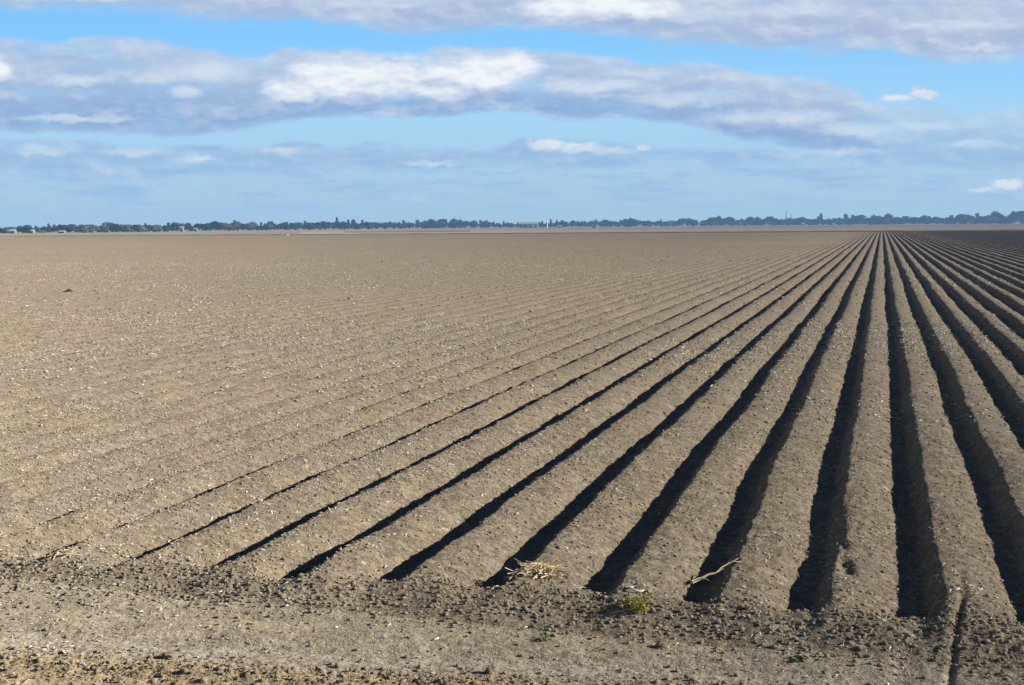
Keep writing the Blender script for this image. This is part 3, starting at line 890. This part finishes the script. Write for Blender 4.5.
def edge(table):
    pts = [(0.0, 0)] + [((px - 512 - XA) / (XB - XA), (hor(px) - py) / 300.0) for px, py in table] + [(1.0, 0)]
    pts[0] = (0.0, pts[1][1]); pts[-1] = (1.0, pts[-2][1])
    return wt.math('MULTIPLY', wt.curve(un, pts), 300.0)
A_bot = edge([(-300, 8), (0, 12), (100, 15), (200, 20), (260, 24), (350, 26), (405, 36), (460, 36), (520, 33), (580, 34), (640, 40), (720, 48), (800, 50), (860, 53), (900, 59), (940, 66), (990, 63), (1030, 58), (1300, 50)])
B_top = edge([(-300, 50), (0, 40), (60, 46), (100, 41), (150, 42), (200, 50), (240, 60), (263, 62), (290, 51), (330, 50), (400, 57), (450, 52), (520, 57), (600, 62), (700, 67), (760, 75), (810, 80), (850, 89), (868, 104), (920, 108), (1030, 112), (1300, 120)])
B_bot = edge([(-300, 130), (0, 132), (100, 134), (200, 134), (250, 128), (300, 122), (350, 118), (400, 117), (450, 119), (520, 114), (560, 119), (650, 120), (700, 128), (740, 139), (800, 151), (850, 159), (900, 163), (960, 165), (1030, 166), (1300, 160)])
C_top = edge([(-300, 138), (0, 140), (100, 143), (160, 149), (200, 148), (260, 149), (300, 142), (350, 149), (380, 143), (430, 150), (500, 148), (530, 140), (600, 142), (650, 149), (720, 149), (800, 156), (1030, 166), (1300, 160)])
C_bot = edge([(-300, 178), (0, 177), (100, 180), (200, 175), (300, 178), (400, 173), (500, 168), (600, 168), (700, 163), (800, 166), (1030, 172), (1300, 175)])
B_op = wt.curve(un, [(0, .93), ((820 - 512 - XA) / 2200, .94), ((900 - 512 - XA) / 2200, .62), ((1030 - 512 - XA) / 2200, .60), (1, .8)])

nA = wt.noise(wt.vmath('ADD', wt.vmath('MULTIPLY', UV, (1 / 60, 1 / 20, 0)), (3.1, 7.7, 0)), 1, 6, .6)
def inside(v, lo, hi, slo, shi):
    a = wt.rng(wt.math('SUBTRACT', v, lo), -slo, slo)
    if hi is None: return a
    return wt.math('MULTIPLY', a, wt.rng(wt.math('SUBTRACT', hi, v), -shi, shi))
aA = wt.math('MULTIPLY', inside(Vw, A_bot, None, 7.5, 5), wt.rng(VY, 250, 350, 1, 0))
aA = wt.math('MULTIPLY', aA, wt.rng(nA, .22, .48, .72, .95))
aB = wt.math('MULTIPLY', inside(Vw, B_bot, B_top, 3.5, 4.0), wt.math('MULTIPLY', B_op, wt.rng(nA, .26, .52, .50, 1.0)))
sC = wt.noise(wt.vmath('MULTIPLY', UV, (1 / 90, 1 / 11, 0)), 1, 5, .62)
aC = wt.math('MULTIPLY', inside(Vw, C_bot, C_top, 4, 3.5), wt.rng(sC, .34, .56, .36, .85))
# faint streaks low over the horizon
aD = wt.math('MULTIPLY', wt.rng(sC, .42, .64, 0, .7), wt.math('MULTIPLY', wt.rng(VY, 8, 30), wt.rng(VY, 60, 85, 1, 0)))

# relief: difference of the cloud noise towards the sun (up and right)
def relief(sx, sy, du, dv, det):
    p = wt.vmath('MULTIPLY', UV, (1 / sx, 1 / sy, 0))
    q = wt.vmath('MULTIPLY', wt.vmath('ADD', UV, (du, dv, 0)), (1 / sx, 1 / sy, 0))
    return wt.math('SUBTRACT', wt.noise(p, 1, det, .58), wt.noise(q, 1, det, .58))
rel = wt.math('ADD', relief(78, 30, 8, 8, 3), wt.math('MULTIPLY', relief(30, 17, 3, 4, 3), .5))

def puffs(lst):
    acc = None
    for px, py, rx, ry in lst:
        c = (px - 512, hor(px) - py, 0)
        d = wt.vmath('LENGTH', wt.vmath('MULTIPLY', wt.vmath('SUBTRACT', UVWf, c), (1 / rx, 1 / ry, 0)))
        f = wt.math('SUBTRACT', 1.0, d)
        acc = f if acc is None else wt.math('MAXIMUM', acc, f)
    return acc
w3 = wt.noise(wt.vmath('MULTIPLY', UV, (1 / 17, 1 / 10, 0)), 1.0, 5, .62, out='Color')
UVWf = wt.vmath('ADD', UV, wt.vmath('ADD', wt.vmath('MULTIPLY', wt.vmath('SUBTRACT', w3, (.5, .5, .5)), (26, 15, 0)),
               wt.vmath('MULTIPLY', wt.vmath('SUBTRACT', w1, (.5, .5, .5)), (22, 8, 0))))
bright = puffs([(298, 92, 40, 14), (340, 80, 62, 25), (395, 78, 62, 26), (445, 82, 50, 23), (492, 76, 46, 23), (522, 68, 30, 17), (2, 70, 28, 17), (560, 11, 48, 14), (605, 10, 46, 15), (645, 14, 40, 12)])
soft = puffs([(215, 76, 46, 14), (192, 96, 22, 8), (160, 82, 30, 9), (90, 82, 40, 7), (580, 88, 70, 10), (690, 100, 78, 9), (640, 76, 46, 6), (770, 118, 90, 9), (860, 132, 60, 9), (80, 120, 70, 5), (850, 153, 60, 5),
              (920, 128, 60, 6), (970, 144, 30, 5), (980, 52, 40, 6), (790, 14, 60, 10), (700, 20, 60, 10), (940, 30, 60, 8), (100, 4, 70, 6), (380, 8, 80, 8), (50, 152, 40, 6), (140, 152, 50, 6), (290, 152, 26, 6), (430, 165, 40, 4), (610, 152, 30, 5), (205, 160, 20, 4)])
own = puffs([(921, 96, 17, 9), (893, 100, 22, 6), (546, 146, 24, 9), (580, 148, 26, 8), (1006, 185, 24, 7), (985, 190, 20, 4), (640, 148, 10, 4)])
kb = wt.rng(bright, -.10, .62); ks = wt.rng(soft, -.15, .75); ko = wt.rng(own, -.05, .6)

# cloud colour: height inside band B, relief and bright parts
tB = wt.math('DIVIDE', wt.math('SUBTRACT', Vw, B_bot), wt.math('MAXIMUM', wt.math('SUBTRACT', B_top, B_bot), 8.0))
tA = wt.rng(wt.math('SUBTRACT', Vw, A_bot), 0, 45)
K = .475
def cc(r, g, b): return tuple((((c / 255 + .055) / 1.055) ** 2.4) * K for c in (r, g, b))
colB = wt.ramp(tB, [(0.0, cc(156, 184, 222)), (.12, cc(144, 173, 215)), (.32, cc(152, 178, 216)), (.55, cc(168, 188, 219)), (.8, cc(184, 200, 224)), (1.0, cc(188, 208, 234))])
colA = wt.ramp(tA, [(0.0, cc(176, 196, 224)), (.25, cc(172, 188, 218)), (.6, cc(182, 194, 219)), (1.0, cc(190, 202, 224))])
inB = wt.rng(wt.math('SUBTRACT', Vw, B_top), -1, 6)
col = wt.mix(inB, colB, colA)
lowf = wt.rng(VY, 45, 90, 1, 0)
col = wt.mix(wt.math('MULTIPLY', lowf, .8), col, cc(152, 188, 228))
lit = wt.math('ADD', wt.math('MULTIPLY', rel, 1.9), wt.math('ADD', wt.math('MULTIPLY_ADD', nA, 1.0, -.5), wt.math('MULTIPLY_ADD', sC, .5, -.25)))
litp = wt.math('MAXIMUM', lit, 0.0, clamp=True); litn = wt.math('MAXIMUM', wt.math('MULTIPLY', lit, -1.0), 0.0, clamp=True)
col = wt.mix(wt.math('MULTIPLY', litp, .9, clamp=True), col, cc(232, 236, 242))
col = wt.mix(wt.math('MULTIPLY', litn, .8, clamp=True), col, cc(140, 168, 212))
col = wt.mix(wt.math('MULTIPLY', ks, wt.math('MULTIPLY_ADD', rel, 1.4, .78), clamp=True), col, cc(214, 224, 238))
kbr = wt.math('MULTIPLY', kb, wt.math('MULTIPLY_ADD', rel, 2.2, .84), clamp=True)
col = wt.mix(kbr, col, cc(246, 248, 251))
kor = wt.math('MULTIPLY', ko, wt.math('MULTIPLY_ADD', rel, 2.0, .85), clamp=True)
col = wt.mix(kor, col, cc(228, 234, 243))
alpha = wt.math('MAXIMUM', wt.math('MAXIMUM', aA, aB), wt.math('MAXIMUM', aC, aD))
alpha = wt.math('MAXIMUM', alpha, wt.math('MAXIMUM', wt.math('MULTIPLY', kb, .97), wt.math('MULTIPLY', ko, .92)), clamp=True)
alpha = wt.math('MULTIPLY', alpha, wt.rng(VY, 0, 8))

SKY_S = .05
elr = wt.math('DIVIDE', VY, 300.0, clamp=True)
low = wt.ramp(elr, [(0.0, cc(174, 199, 215)), (.12, cc(173, 205, 227)), (.35, cc(168, 215, 246)), (.60, cc(136, 203, 255)), (1.0, cc(112, 180, 246))])
low = wt.vmath('SCALE', low, (0, 0, 0)); low.node.inputs['Scale'].default_value = 1 / SKY_S
skyc = wt.mix(wt.rng(VY, 236, 330, 0, 1), low, sky.outputs[0])
bg1 = wt.n.new('ShaderNodeBackground'); wt.put(bg1.inputs[0], skyc); bg1.inputs[1].default_value = SKY_S
bg2 = wt.n.new('ShaderNodeBackground'); wt.put(bg2.inputs[0], col); bg2.inputs[1].default_value = 1.0
mx = wt.n.new('ShaderNodeMixShader'); wt.put(mx.inputs[0], alpha); wt.l.new(bg1.outputs[0], mx.inputs[1]); wt.l.new(bg2.outputs[0], mx.inputs[2])
wt.l.new(mx.outputs[0], wout.inputs['Surface'])
world.cycles.sampling_method = 'MANUAL'; world.cycles.sample_map_resolution = 512

# ------------------------------------------------------------------ sun
sl = bpy.data.lights.new('sun', 'SUN'); sl.energy = 5.0; sl.angle = rad(.53); sl.color = (1.0, .95, .87)
so = bpy.data.objects.new('sun', sl); COL.objects.link(so)
from mathutils import Vector, Matrix
sd = Vector((math.sin(rad(SUN_AZ)) * math.cos(rad(SUN_EL)), math.cos(rad(SUN_AZ)) * math.cos(rad(SUN_EL)), math.sin(rad(SUN_EL))))
so.rotation_euler = sd.to_track_quat('Z', 'Y').to_euler(); so.location = (30, 20, 30)

# ------------------------------------------------------------------ camera object
cd = bpy.data.cameras.new('camera'); cd.sensor_width = 36; cd.lens = FPX / 1024 * 36; cd.clip_start = .1; cd.clip_end = 60000
co = bpy.data.objects.new('camera', cd); COL.objects.link(co); scene.camera = co
co.matrix_world = Matrix(((RT[0], UP[0], -F[0], 0), (RT[1], UP[1], -F[1], 0), (RT[2], UP[2], -F[2], CAM_H), (0, 0, 0, 1)))

# ------------------------------------------------------------------ render settings
scene.render.engine = 'CYCLES'
scene.view_settings.view_transform = 'Standard'; scene.view_settings.look = 'None'
scene.view_settings.gamma = 1.0; scene.view_settings.exposure = 1.07
scene.cycles.max_bounces = 4; scene.cycles.diffuse_bounces = 1; scene.cycles.volume_bounces = 0
scene.cycles.use_denoising = True; scene.cycles.denoiser = 'OPENIMAGEDENOISE'
